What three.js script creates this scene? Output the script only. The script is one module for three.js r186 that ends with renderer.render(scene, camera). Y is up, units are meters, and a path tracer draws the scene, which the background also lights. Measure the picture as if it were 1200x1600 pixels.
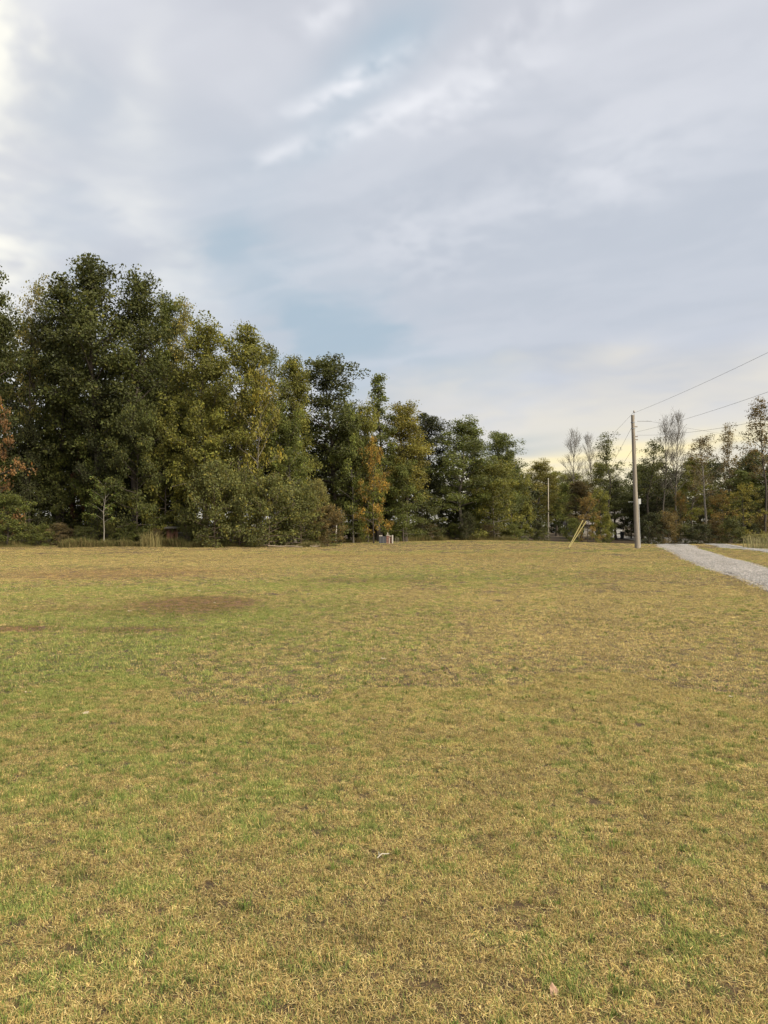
import * as THREE from 'three';
import { mergeGeometries } from 'three/addons/utils/BufferGeometryUtils.js';

// ------------------------------------------------------------------ camera, sky, sun, exposure
const scene = new THREE.Scene();
const F = 1202, HORIZON = 820, EYE = 1.55;                 // photograph pixels (1200 x 1600)
const camera = new THREE.PerspectiveCamera(2 * Math.atan(800 / F) * 180 / Math.PI, 3 / 4, 0.1, 1500);
const PITCH = Math.atan((HORIZON - 800) / F);
camera.position.set(0, EYE, 0);
camera.rotation.set(PITCH, 0, 0);
const renderer = new THREE.WebGLRenderer({ antialias: true });
renderer.setSize(768, 1024);
renderer.toneMapping = THREE.LinearToneMapping;
renderer.toneMappingExposure = 1.8;
renderer.shadowMap.enabled = true;

const SUN_AZ = 128, SUN_EL = 40;                            // degrees to the right of the view, and up
const sun = new THREE.DirectionalLight(new THREE.Color().setRGB(1, 0.90, 0.72), 4.2);
{
  const a = SUN_AZ * Math.PI / 180, e = SUN_EL * Math.PI / 180;
  sun.position.set(Math.sin(a) * Math.cos(e) * 150, Math.sin(e) * 150, -Math.cos(a) * Math.cos(e) * 150 - 50);
  sun.target.position.set(0, 0, -50);
  sun.castShadow = true;
  sun.shadow.radius = 60;
  sun.shadow.mapSize.set(4096, 4096);
  Object.assign(sun.shadow.camera, { left: -110, right: 110, top: 90, bottom: -90, near: 1, far: 400 });
  scene.add(sun, sun.target);
}

// ------------------------------------------------------------------ numbers
function rng(seed) { let a = seed >>> 0; return () => { a = (a + 0x6D2B79F5) | 0; let t = Math.imul(a ^ (a >>> 15), 1 | a); t = (t + Math.imul(t ^ (t >>> 7), 61 | t)) ^ t; return ((t ^ (t >>> 14)) >>> 0) / 4294967296; }; }
const clamp = (v, a = 0, b = 1) => Math.min(b, Math.max(a, v));
const smooth = (a, b, v) => { const t = clamp((v - a) / (b - a)); return t * t * (3 - 2 * t); };
const mix = (a, b, t) => a + (b - a) * t;
const mix3 = (a, b, t) => [mix(a[0], b[0], t), mix(a[1], b[1], t), mix(a[2], b[2], t)];
const PERM = (() => { const r = rng(77), p = new Float32Array(65536); for (let i = 0; i < 65536; i++) p[i] = r(); return p; })();
function vnoise(x, y) {
  const xi = Math.floor(x), yi = Math.floor(y), fx = x - xi, fy = y - yi;
  const u = fx * fx * fx * (fx * (fx * 6 - 15) + 10), v = fy * fy * fy * (fy * (fy * 6 - 15) + 10);
  const h = (i, j) => PERM[((i & 255) << 8 | (j & 255)) ^ ((i * 7919 + j * 104729) & 0xff)];
  return mix(mix(h(xi, yi), h(xi + 1, yi), u), mix(h(xi, yi + 1), h(xi + 1, yi + 1), u), v);
}
function fbm(x, y, oct = 4) { let s = 0, a = 0.5, n = 0; for (let i = 0; i < oct; i++) { s += a * vnoise(x, y); n += a; a *= 0.5; const t = x * 1.62 - y * 1.2 + 17.3; y = x * 1.2 + y * 1.62 + 5.1; x = t; } return s / n; }

// ------------------------------------------------------------------ the sky: broken grey cloud with blue gaps, warm near the horizon
{
  const SKY = .60, W = 2048, H = 1024, data = new Float32Array(W * H * 4);
  const D = 180 / Math.PI, PX = D / F;
  const feature = (px, py, sx, sy, rot, w) => { const a = Math.atan((px - 600) / F); return { a: a * D, e: Math.atan((HORIZON - py) / F * Math.cos(a)) * D, sx: sx * PX, sy: sy * PX, c: Math.cos(rot / D), s: Math.sin(rot / D), w }; };
  const sum = (list, a, e) => { let v = 0; for (const f of list) { const da = a - f.a, de = e - f.e, p = (da * f.c + de * f.s) / f.sx, q = (-da * f.s + de * f.c) / f.sy, r = p * p + q * q; if (r < 9) v += f.w * Math.exp(-r); } return v; };
  // rotation counts counter-clockwise, as seen
  const blue = [feature(440, 450, 210, 95, -30, .7), feature(590, 540, 250, 75, -14, .75), feature(560, 150, 190, 45, 36, .6), feature(500, 260, 120, 30, 30, .45), feature(620, 60, 90, 45, 30, .5), feature(120, 390, 60, 40, 0, .6), feature(140, 190, 70, 70, 0, .25), feature(780, 705, 130, 13, 4, .8), feature(1160, 690, 40, 16, 0, .5), feature(330, 420, 60, 60, 0, .35)];
  const cream = [feature(-50, 80, 80, 190, 10, .62), feature(-40, 330, 75, 230, 0, .6), feature(70, 75, 60, 40, -30, .4), feature(-420, 150, 300, 420, 0, .5)];
  const white = [feature(225, 240, 30, 60, 5, .75), feature(270, 125, 28, 70, -12, .45), feature(200, 360, 60, 34, -25, .5), feature(275, 440, 95, 32, -40, .55), feature(130, 180, 20, 18, 0, .3)];
  const wisp = [feature(600, 105, 90, 18, 24, 1), feature(520, 150, 80, 12, 22, .6), feature(580, 195, 140, 13, 20, .9), feature(760, 145, 140, 20, 16, .8), feature(520, 15, 60, 24, 25, .9), feature(850, 30, 130, 26, 20, .8), feature(950, 250, 180, 55, 14, .35), feature(660, 360, 120, 60, 10, .3), feature(440, 245, 60, 10, 32, .45)];
  const yellow = [feature(850, 728, 80, 16, 8, .75), feature(985, 712, 90, 20, 4, .95), feature(1120, 682, 130, 11, 7, .8), feature(1010, 755, 160, 22, 0, .5)];
  for (let j = 0; j < H; j++) {
    const el = Math.PI / 2 - (j + .5) / H * Math.PI, e0 = el * D;
    for (let i = 0; i < W; i++) {
      // column -> direction as three.js reads an equirectangular map: u = atan2(z, x) / 2 pi + 0.5
      const phi = ((i + .5) / W - .5) * 2 * Math.PI, x = Math.cos(phi), z = Math.sin(phi);
      let az = Math.atan2(x, -z) * D;
      const k = ((H - 1 - j) * W + i) * 4;
      let c;
      if (e0 < -2) c = [.30, .28, .22];
      else {
        const s = 1 / (Math.sin(Math.max(el, 0)) + .16), X = Math.sin(az / D) * Math.cos(el) * s, Y = Math.cos(az / D) * Math.cos(el) * s;
        const wx = fbm(X * 1.3 + 3, Y * 1.3 + 9, 4) - .5, wy = fbm(X * 1.3 + 31, Y * 1.3 + 2, 4) - .5;
        const big = fbm(X * .8 + wx * 1.2, Y * .8 + wy * 1.2 + 40, 5);
        // streaks run from the low left to the high right of the view
        const p = X * .9 - Y * .44, q = X * .44 + Y * .9;
        const streak = fbm(p * 1.6 + wx * 2.2 + 11, q * 5.5 + wy * 2.2, 5);
        const puff = fbm(X * 5 + wx * 3, Y * 5 + wy * 3 + 70, 5);
        const fine = fbm(p * 9 + wx * 5, q * 17 + wy * 5 + 20, 5);
        const crisp = fbm(X * 24 + wx * 6, Y * 24 + wy * 6 + 33, 4);
        const a = az + wx * 9 + (puff - .5) * 3.4 + (fine - .5) * 1.6, e = e0 + wy * 7 + (puff - .5) * 3.4 + (fine - .5) * 1.6;
        c = mix3([.535, .558, .622], [.67, .688, .742], smooth(.32, .68, big * .6 + streak * .25 + puff * .15));
        const inView = sum(blue, a, e), else_ = smooth(.5, .72, fbm(X * .9 + 60 + wx, Y * .9 + 12 + wy, 4)) * smooth(38, 60, Math.abs(az)) * .7;
        c = mix3(c, [.405, .505, .60], clamp((inView * .82 + else_) * (.5 + .8 * (1 - streak)) * smooth(0, 5, e0)));
        c = mix3(c, [.48, .53, .61], .75 * (1 - clamp(inView)) * smooth(7, 14, e) * smooth(34, 19, e) * smooth(-26, -6, az) * smooth(60, 34, az));
        const veil = smooth(.46, .66, streak * .65 + fine * .35) * .5 * smooth(6, 14, e0);
        c = mix3(c, [.70, .715, .775], veil * .3);
        c = mix3(c, [.86, .87, .91], clamp(sum(wisp, az + wx * 5 + (crisp - .5) * 3, e0 + wy * 4 + (crisp - .5) * 2) * smooth(.30, .68, streak * .25 + fine * .35 + crisp * .4) * .8));
        c = mix3(c, [.82, .83, .82], clamp(sum(white, a, e) * (.35 + 1.3 * (puff - .25) + .5 * (crisp - .5))));
        const lit = sum(cream, a, e), r = Math.hypot(((az - SUN_AZ + 540) % 360 - 180) / 30, (e0 - SUN_EL) / 20);
        c = mix3(c, [.93, .92, .85], clamp((lit * (.25 + 1.5 * smooth(.25, .75, puff * .7 + crisp * .3)) + .8 * Math.exp(-r * r))));
        c = mix3(c, [.77, .735, .655], smooth(13.5, 5, e + (streak - .5) * 5) * (.35 + .5 * smooth(-6, 14, az) * smooth(120, 70, Math.abs(az))));
        c = mix3(c, [.43, .50, .555], clamp(sum([blue[7], blue[8]], az, e0 + (streak - .5) * 1.4) * .8));
        const far = smooth(1.5, .3, e0 / 5) * smooth(95, 60, Math.abs(az - 50)) * .3;
        c = mix3(c, [1.0, .87, .52], clamp((sum(yellow, az + wx * 4, e0 + (streak - .5) * 2.5) + far) * (.5 + streak * .6)));
        c = [c[0] * SKY, c[1] * SKY, c[2] * SKY];
      }
      data[k] = c[0]; data[k + 1] = c[1]; data[k + 2] = c[2]; data[k + 3] = 1;
    }
  }
  const t = new THREE.DataTexture(data, W, H, THREE.RGBAFormat, THREE.FloatType);
  t.mapping = THREE.EquirectangularReflectionMapping; t.magFilter = t.minFilter = THREE.LinearFilter; t.needsUpdate = true;
  scene.background = t; scene.environment = t;
}

// ------------------------------------------------------------------ helpers
const taken = {};
function numbered(name) { const n = taken[name] = (taken[name] ?? -1) + 1; return n ? name + '_' + String(n).padStart(3, '0') : name; }
function tag(o, label, category, group, kind) {
  o.userData = {}; if (label) o.userData.label = label; if (category) o.userData.category = category;
  if (group) o.userData.group = group; if (kind) o.userData.kind = kind; return o;
}
function shade(o) { o.traverse((m) => { if (m.isMesh) { m.castShadow = true; m.receiveShadow = true; } }); return o; }
function put(o) { scene.add(shade(o)); return o; }
function thing(name, label, category, group) { const g = new THREE.Group(); g.name = numbered(name); tag(g, label, category, group); return g; }
function part(name, geometry, material, parent) { const m = new THREE.Mesh(geometry, material); m.name = name; parent.add(m); return m; }
const mat = (r, g, b, rough = .9, extra = {}) => new THREE.MeshStandardMaterial({ color: new THREE.Color().setRGB(r, g, b), roughness: rough, side: THREE.DoubleSide, ...extra });
const leafMat = (r, g, b, t = .35) => new THREE.MeshPhysicalMaterial({ color: new THREE.Color().setRGB(r, g, b), roughness: .85, transmission: t, thickness: 0, vertexColors: true, side: THREE.DoubleSide, specularIntensity: .35 });
function box(w, h, d, x = 0, y = 0, z = 0) { const g = new THREE.BoxGeometry(w, h, d); g.translate(x, y + h / 2, z); return g; }
const V = (x, y, z) => new THREE.Vector3(x, y, z);

// terrain: flat lawn with faint swells; past the crest it dips and comes up again to the houses
function ground(x, z) {
  const d = -z;
  let h = (fbm(x * .22 + 9, z * .22, 3) - .5) * .09 * smooth(1, 7, d) + (fbm(x * .06, z * .06 + 4, 2) - .5) * .16 * smooth(8, 30, d);
  const start = mix(80, 60, smooth(8, 24, x)), side = smooth(-14, 10, x);
  h -= side * (.95 * smooth(start, start + 24, d) - .6 * smooth(start + 34, start + 60, d));
  return h;
}
function ray(px, py) { const u = (px - 600) / F, v = (800 - py) / F, c = Math.cos(PITCH), s = Math.sin(PITCH); return [u, v * c + s, -c + v * s]; }
function at(px, py, depth) { const r = ray(px, py), k = depth / -r[2]; return V(r[0] * k, EYE + r[1] * k, -depth); }
function onGround(px, py) { const r = ray(px, py); let t = 2; for (; t < 120; t += .02) if (EYE + r[1] * t < ground(r[0] * t, r[2] * t)) break; return V(r[0] * t, ground(r[0] * t, r[2] * t), r[2] * t); }
function base(px, depth) { const x = (px - 600) / F * depth; return V(x, ground(x, -depth), -depth); }

// ------------------------------------------------------------------ gravel drives (edges as they run on the ground)
const DRIVE = { l: [[4.6, 6], [5.6, -2], [7.0, -8], [8.1, -14], [9.3, -18.7], [10.4, -23], [11.7, -28], [14.9, -38.8], [21.2, -60], [27, -76], [33, -96], [38, -125]],
  r: [[7.6, 6], [8.6, -2], [10, -8], [11, -14], [12, -20.5], [13.6, -27.2], [16.2, -35.8], [19.2, -46.6], [24.3, -61], [30, -76], [36, -96], [41, -125]] };
const TRACK = { l: [[21.5, -30], [20.9, -40], [21.6, -46], [23, -53], [27, -66], [30, -78]], r: [[23.6, -30], [23.2, -40], [23.4, -46], [24.6, -53], [29, -66], [32, -78]] };
function edgeAt(list, z) { let i = 0; while (i < list.length - 2 && z < list[i + 1][1]) i++; const p = list[Math.max(0, i - 1)], q = list[i], r = list[i + 1], w = list[Math.min(list.length - 1, i + 2)], t = clamp((z - q[1]) / (r[1] - q[1])), m0 = (r[0] - p[0]) / (r[1] - p[1] || 1) * (r[1] - q[1]), m1 = (w[0] - q[0]) / (w[1] - q[1] || 1) * (r[1] - q[1]), t2 = t * t, t3 = t2 * t; return (2 * t3 - 3 * t2 + 1) * q[0] + (t3 - 2 * t2 + t) * m0 + (-2 * t3 + 3 * t2) * r[0] + (t3 - t2) * m1; }
for (const s of [DRIVE, TRACK]) { s.z0 = s.l[0][1]; s.z1 = s.l[s.l.length - 1][1]; s.n = 260; s.row = []; for (let i = 0; i <= s.n; i++) { const z = mix(s.z0, s.z1, i / s.n); s.row.push([V(edgeAt(s.l, z), 0, z), V(edgeAt(s.r, z), 0, z)]); } }
function onDrive(x, z) { for (const s of [DRIVE, TRACK]) if (z < s.z0 && z > s.z1) { const n = (fbm(x * 1.6, z * 1.6, 3) - .5) * 1.1; if (x > edgeAt(s.l, z) + n + .08 && x < edgeAt(s.r, z) - n - .08) return true; } return false; }

// ------------------------------------------------------------------ what grows where on the lawn
const blob = (x, z, cx, cz, rx, rz) => { const p = (x - cx) / rx, q = (z - cz) / rz; return Math.exp(-(p * p + q * q)); };
function lawn(x, z) {
  const d = -z, n1 = fbm(x * .4 + 5, z * .4 + 5, 4), n2 = fbm(x * 1.7, z * 1.7 + 30, 3), n3 = fbm(x * 5.5 + 9, z * 5.5, 3);
  const band = fbm(x * .045 + z * .03 + 3, z * .2 + x * .03, 3);
  const mow = fbm((x + .29 * z) * 1.5 + 7, z * .05, 3);
  let green = .115 + (mow - .5) * .5 + (n1 - .5) * .45 + (n2 - .5) * .4 + (n3 - .5) * 1.1 + (band - .5) * 1.3 * smooth(9, 22, d);
  green += .66 * blob(x, z, -3.5, -8.8, 2.7, 3.8) + .52 * blob(x, z, -3.4, -14.2, 3.8, 3.0) + .30 * blob(x, z, .5, -22, 6, 3) + .2 * blob(x, z, 3, -27, 9, 3) + .18 * blob(x, z, -2, -3.2, 2.2, 1.4);
  green += .2 * blob(x, z, 6, -68, 14, 6) + .3 * smooth(1.5, .1, Math.abs(d - 79)) * smooth(-5, 6, x);
  green -= .34 * blob(x, z, -9, -24, 7, 5) + .34 * blob(x, z, -6, -33, 10, 3.2) + .2 * blob(x, z, 3.2, -10, 3.4, 7) + .15 * blob(x, z, 9, -28, 8, 9);
  let brown = 0;
  const ragged = (n2 - .5) * 1.1 + (n3 - .5) * .7;
  for (const [cx, cz, rx, rz, k] of [[-3.75, -15, 1.5, 1.9, 1], [-5.5, -11.4, .8, .5, 1], [-3.7, -11.3, .9, .38, .8], [-5.4, -14.3, 1.5, .7, .45], [-8.5, -25, 4.5, 3.5, .55], [-.5, -21, 2.2, .8, .45], [2, -38, 9, 3, .3], [7.5, -24, 2.5, 1.6, .3]])
    brown = Math.max(brown, k * clamp(blob(x, z, cx, cz, rx, rz) * 1.7 - .35 + ragged * .8));
  return { green: clamp(green), brown: clamp(brown) * .8, tone: (1 + .16 * (n2 - .5) + .55 * (n3 - .5)) * (1 + .22 * (mow - .5) + .2 * (band - .5)) };
}

// ------------------------------------------------------------------ ground sheet
{
  const xs = [], zs = [];
  for (let x = -420; x < -60; x += 30) xs.push(x); for (let x = -60; x < -24; x += 2) xs.push(x); for (let x = -24; x <= 24; x += .4) xs.push(x); for (let x = 26; x <= 60; x += 2) xs.push(x); for (let x = 80; x <= 420; x += 30) xs.push(x);
  for (let z = 60; z > 0; z -= 6) zs.push(z); for (let z = 0; z > -45; z -= .4) zs.push(z); for (let z = -45; z > -140; z -= 1.2) zs.push(z); for (let z = -145; z > -900; z -= 40) zs.push(z);
  const pos = [], col = [], uv = [], idx = [];
  for (const z of zs) for (const x of xs) {
    pos.push(x, ground(x, z), z); uv.push(x, z);
    const l = lawn(x, z); let c = mix3([.062, .046, .022], [.044, .041, .017], l.green); c = mix3(c, [.12, .068, .036], l.brown);
    if (woods(x, z)) c = [.06, .045, .025];
    col.push(c[0] * l.tone, c[1] * l.tone, c[2] * l.tone);
  }
  for (let j = 0; j + 1 < zs.length; j++) for (let i = 0; i + 1 < xs.length; i++) { const a = j * xs.length + i, b = a + xs.length; idx.push(a, a + 1, b, a + 1, b + 1, b); }
  const g = new THREE.BufferGeometry(); g.setAttribute('position', new THREE.Float32BufferAttribute(pos, 3)); g.setAttribute('color', new THREE.Float32BufferAttribute(col, 3)); g.setAttribute('uv', new THREE.Float32BufferAttribute(uv, 2)); g.setIndex(idx); g.computeVertexNormals();
  const N = 512, px = new Uint8Array(N * N * 4), r = rng(5);
  for (let j = 0; j < N; j++) for (let i = 0; i < N; i++) { const k = (j * N + i) * 4, v = 120 + 90 * r() + 60 * (vnoise(i / 9, j / 9) - .5); px[k] = v + 12; px[k + 1] = v; px[k + 2] = v - 18 * r(); px[k + 3] = 255; }
  const soil = new THREE.DataTexture(px, N, N); soil.wrapS = soil.wrapT = THREE.RepeatWrapping; soil.repeat.set(.55, .55); soil.magFilter = THREE.LinearFilter; soil.colorSpace = THREE.SRGBColorSpace; soil.needsUpdate = true;
  const o = new THREE.Mesh(g, new THREE.MeshStandardMaterial({ color: new THREE.Color().setRGB(2.1, 2.0, 1.8), vertexColors: true, map: soil, roughness: 1 }));
  o.name = 'ground'; tag(o, 'mown lawn turf reaching from the viewer to the woods', 'lawn', null, 'structure'); put(o);
}
function woods(x, z) { const d = -z; return (x < -2 && d > 56 + 10 * smooth(-14, -2, x)) || (x < 12 && d > 82) || (d > 150); }

// ------------------------------------------------------------------ gravel
function gravelSheet(s, name, label, lift) {
  const pos = [], uv = [], col = [], idx = [], across = 16;
  for (let i = 0; i <= s.n; i++) for (let k = 0; k <= across; k++) {
    const [a, b] = s.row[i], t = k / across, wob = (vnoise(i * .9, k < 8 ? 1 : 5) - .5) * .35 * (k === 0 || k === across ? 1 : 0);
    const x = mix(a.x, b.x, t) + wob, z = mix(a.z, b.z, t);
    pos.push(x, ground(x, z) + lift * Math.sqrt(Math.max(0, Math.sin(t * Math.PI))) + .004, z); uv.push(x, z);
    const mid = Math.exp(-(((t - .5) / .11) ** 2)) * smooth(.32, .56, fbm(x * 1.1, z * .6 + 8, 3)), rim = smooth(.12, 0, Math.min(t, 1 - t)) * smooth(.35, .6, fbm(x * 1.4 + 30, z * 1.4, 3));
    let c = [.40, .38, .35]; c = mix3(c, [.16, .14, .09], clamp(mid * .85 + rim * .7)); const v = .82 + .36 * fbm(x * .9, z * .9 + 50, 4);
    col.push(c[0] * v, c[1] * v, c[2] * v);
  }
  const w = across + 1; for (let i = 0; i < s.n; i++) for (let k = 0; k < across; k++) { const a = i * w + k; idx.push(a, a + 1, a + w, a + 1, a + w + 1, a + w); }
  const g = new THREE.BufferGeometry(); g.setAttribute('position', new THREE.Float32BufferAttribute(pos, 3)); g.setAttribute('color', new THREE.Float32BufferAttribute(col, 3)); g.setAttribute('uv', new THREE.Float32BufferAttribute(uv, 2)); g.setIndex(idx); g.computeVertexNormals();
  const o = new THREE.Mesh(g, gravelMat); o.name = numbered(name); tag(o, label, 'drive', null, 'structure'); put(o);
}
const gravelMat = (() => {
  const N = 512, px = new Uint8Array(N * N * 4), bp = new Uint8Array(N * N * 4), r = rng(8), pts = [];
  for (let k = 0; k < 2600; k++) pts.push([r() * N, r() * N, 2.5 + r() * 5.5, .62 + r() * .5, (r() - .5) * .08]);
  const h = new Float32Array(N * N), tone = new Float32Array(N * N).fill(.55), warm = new Float32Array(N * N);
  for (const [cx, cy, R, t, w] of pts) for (let j = -8; j <= 8; j++) for (let i = -8; i <= 8; i++) { const q = Math.hypot(i, j * 1.2) / R; if (q < 1) { const k = ((Math.floor(cy) + j + N) % N) * N + (Math.floor(cx) + i + N) % N, v = Math.sqrt(1 - q * q) * R / 8; if (v > h[k]) { h[k] = v; tone[k] = t; warm[k] = w; } } }
  for (let k = 0; k < N * N; k++) { const v = tone[k] * 205 + (r() - .5) * 22; px[4 * k] = clamp(v * (1 + warm[k]), 0, 255); px[4 * k + 1] = clamp(v, 0, 255); px[4 * k + 2] = clamp(v * (1 - warm[k]), 0, 255); px[4 * k + 3] = 255; bp[4 * k] = bp[4 * k + 1] = bp[4 * k + 2] = clamp(h[k] * 255, 0, 255); bp[4 * k + 3] = 255; }
  const mk = (d, srgb) => { const t = new THREE.DataTexture(d, N, N); t.wrapS = t.wrapT = THREE.RepeatWrapping; t.repeat.set(.42, .42); t.magFilter = THREE.LinearFilter; if (srgb) t.colorSpace = THREE.SRGBColorSpace; t.needsUpdate = true; return t; };
  return new THREE.MeshStandardMaterial({ color: new THREE.Color().setRGB(1.7, 1.7, 1.7), vertexColors: true, map: mk(px, true), bumpMap: mk(bp), bumpScale: .02, roughness: .95 });
})();
gravelSheet(DRIVE, 'gravel_drive', 'pale grey gravel drive curving past the utility pole', .05);
gravelSheet(TRACK, 'gravel_track', 'narrow pale gravel track beyond the grass verge of the drive', .04);
{
  const r = rng(41), g = new THREE.IcosahedronGeometry(1, 0); const p = g.attributes.position; for (let i = 0; i < p.count; i++) { const s = .75 + .5 * vnoise(p.getX(i) * 3 + 9, p.getY(i) * 3 + p.getZ(i) * 5 + 9); p.setXYZ(i, p.getX(i) * s, p.getY(i) * s * .7, p.getZ(i) * s); } g.computeVertexNormals();
  const N = 26000, im = new THREE.InstancedMesh(g, mat(.30, .288, .272, .95), N), m = new THREE.Matrix4(), q = new THREE.Quaternion(), c = new THREE.Color();
  for (let i = 0; i < N; i++) {
    const zz = -16 - 40 * Math.pow(r(), 1.3), a = V(edgeAt(DRIVE.l, zz), 0, zz), b = V(edgeAt(DRIVE.r, zz), 0, zz), edgeOut = r() < .2 ? (r() < .5 ? -.12 * r() * r() : 1 + .12 * r() * r()) : r(), x = mix(a.x, b.x, edgeOut), z = mix(a.z, b.z, edgeOut), s = .011 + .016 * r() * r();
    const t = clamp(edgeOut); m.compose(V(x, ground(x, z) + .05 * Math.sqrt(Math.max(0, Math.sin(t * Math.PI))) + .006, z), q.setFromEuler(new THREE.Euler(r() * 6, r() * 6, r() * 6)), V(s, s, s)); im.setMatrixAt(i, m); const v = .6 + .75 * r(); im.setColorAt(i, c.setRGB(v * (1 + .06 * r()), v, v * (.95 + .08 * r())));
  }
  im.name = 'gravel'; tag(im, 'loose crushed stone lying on the gravel drive', 'gravel', null, 'stuff'); put(im);
}

// ------------------------------------------------------------------ grass
const STRAW = [[.60, .435, .165], [.49, .34, .12], [.73, .585, .27], [.32, .215, .088], [.50, .385, .14]], BLADE = [[.145, .195, .044], [.20, .24, .06], [.10, .148, .036], [.275, .28, .075]];
function tuft(seed, n, greenShare, tall, spread, width, segs) {
  const r = rng(seed), pos = [], col = [], idx = [];
  for (let b = 0; b < n; b++) {
    const green = r() < greenShare, az = r() * 6.283, ra = Math.sqrt(r()) * spread, x = Math.cos(az) * ra, z = Math.sin(az) * ra, dir = r() * 6.283, flat = !green && r() < .2;
    const L = tall * (flat ? .6 + .8 * r() : (.55 + .75 * r()) * (green ? 1.1 : .8)), long = r() < .025 ? 2.2 : 1, lean = flat ? 1.25 + .25 * r() : .1 + .8 * r(), w = width * (.6 + .7 * r()), bend = .3 + .6 * r();
    const c = (green ? BLADE : STRAW)[Math.floor(r() * (green ? 4 : 5))], t = .56 + .82 * r(), k = pos.length / 3;
    const dx = Math.cos(dir), dz = Math.sin(dir), sx = -dz * w / 2, sz = dx * w / 2, y0 = flat ? tall * (.12 + .5 * r()) : 0;
    const pt = (s) => { const l = lean + bend * s * s * .6; return [x + dx * Math.sin(l) * L * long * s, y0 + Math.max(.001, Math.cos(l) * L * long * s), z + dz * Math.sin(l) * L * long * s]; };
    const a = [x, y0, z], m = pt(.55), e = pt(1);
    if (segs > 1) { pos.push(a[0] - sx, a[1], a[2] - sz, a[0] + sx, a[1], a[2] + sz, m[0] - sx * .85, m[1], m[2] - sz * .85, m[0] + sx * .85, m[1], m[2] + sz * .85, e[0], e[1], e[2]); idx.push(k, k + 1, k + 2, k + 1, k + 3, k + 2, k + 2, k + 3, k + 4); }
    else { pos.push(a[0] - sx, a[1], a[2] - sz, a[0] + sx, a[1], a[2] + sz, e[0], e[1], e[2]); idx.push(k, k + 1, k + 2); }
    for (let q = 0; q < (segs > 1 ? 5 : 3); q++) col.push(c[0] * t, c[1] * t, c[2] * t);
  }
  const g = new THREE.BufferGeometry(); g.setAttribute('position', new THREE.Float32BufferAttribute(pos, 3)); g.setAttribute('color', new THREE.Float32BufferAttribute(col, 3)); g.setIndex(idx); g.computeVertexNormals(); return g;
}
const grassMat = leafMat(1, 1, 1, .25); grassMat.specularIntensity = .25;
{
  const r = rng(2024), rings = [
    { d0: 1.7, d1: 7.5, cell: .034, kinds: 4, make: (s, g) => tuft(s, 84, g, .023, .036, .0017, 2), sc: 1 },
    { d0: 7.5, d1: 20, cell: .068, kinds: 3, make: (s, g) => tuft(s, 84, g, .028, .062, .0032, 1), sc: 1 },
    { d0: 20, d1: 46, cell: .13, kinds: 2, make: (s, g) => tuft(s, 72, g, .034, .11, .0066, 1), sc: 1 },
    { d0: 46, d1: 92, cell: .30, kinds: 2, make: (s, g) => tuft(s, 70, g, .044, .2, .010, 1), sc: 1 }];
  const tones = [['dry_grass', 'dry straw coloured blades mixed through the mown lawn', .17], ['green_grass', 'living green blades mixed through the mown lawn', .78]];
  rings.forEach((ring, ri) => {
    const sets = tones.map((t) => Array.from({ length: ring.kinds }, () => ({ m: [], c: [] })));
    const M = new THREE.Matrix4(), Q = new THREE.Quaternion(), E = new THREE.Euler();
    for (let d = ri ? ring.d0 * .8 : ring.d0; d < (ri < 3 ? ring.d1 * 1.2 : ring.d1); d += ring.cell) {
      const half = d * .5 + 1 + d * .03;
      for (let x0 = -half; x0 < half; x0 += ring.cell) {
        const swing = (fbm(x0 * .9 + 3, d * .9, 2) - .5) * .5, x = x0 + (r() - .5) * ring.cell * 1.3, z = -d - (r() - .5) * ring.cell * 1.3;
        if ((ri && d < ring.d0 * (1 + swing)) || (ri < 3 && d > ring.d1 * (1 + swing))) continue;
        if (woods(x, z) && -z > 58) continue;
        const l = lawn(x, z), gap = fbm(x * 19 + 3, z * 19 + 8, 2);
        if (gap < .265 && r() < .8) continue;
        if (l.brown > .45 && r() < .3) continue;
        if (x > 4 && onDrive(x, z)) { if (!(r() < .02)) continue; }
        const k = r() < l.green ? 1 : 0, s = sets[k][Math.floor(r() * ring.kinds)], h = (.55 + .5 * r()) * (.55 + 1.05 * fbm(x * 9 + 40, z * 9 + 4, 2)) * (k ? 1.2 : 1) * mix(1, .6, l.brown), w = .85 + .35 * r();
        E.set((r() - .5) * .25, r() * 6.283, (r() - .5) * .25); M.compose(V(x, ground(x, z) - .002, z), Q.setFromEuler(E), V(w, h, w)); s.m.push(...M.elements);
        const t = l.tone * (.78 + .46 * r()), br = l.brown; s.c.push(t * mix(1, .64, br), t * mix(1, .48, br), t * mix(1, .50, br));
      }
    }
    sets.forEach((list, k) => list.forEach((s, v) => {
      const n = s.m.length / 16, im = new THREE.InstancedMesh(ring.make(100 + ri * 20 + k * 7 + v, tones[k][2]), grassMat, n);
      im.instanceMatrix.array.set(s.m); im.instanceColor = new THREE.InstancedBufferAttribute(new Float32Array(s.c), 3);
      im.name = numbered(tones[k][0]); tag(im, tones[k][1], 'grass', 'blades of the mown lawn', 'stuff'); put(im);
    }));
  });
}

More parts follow.
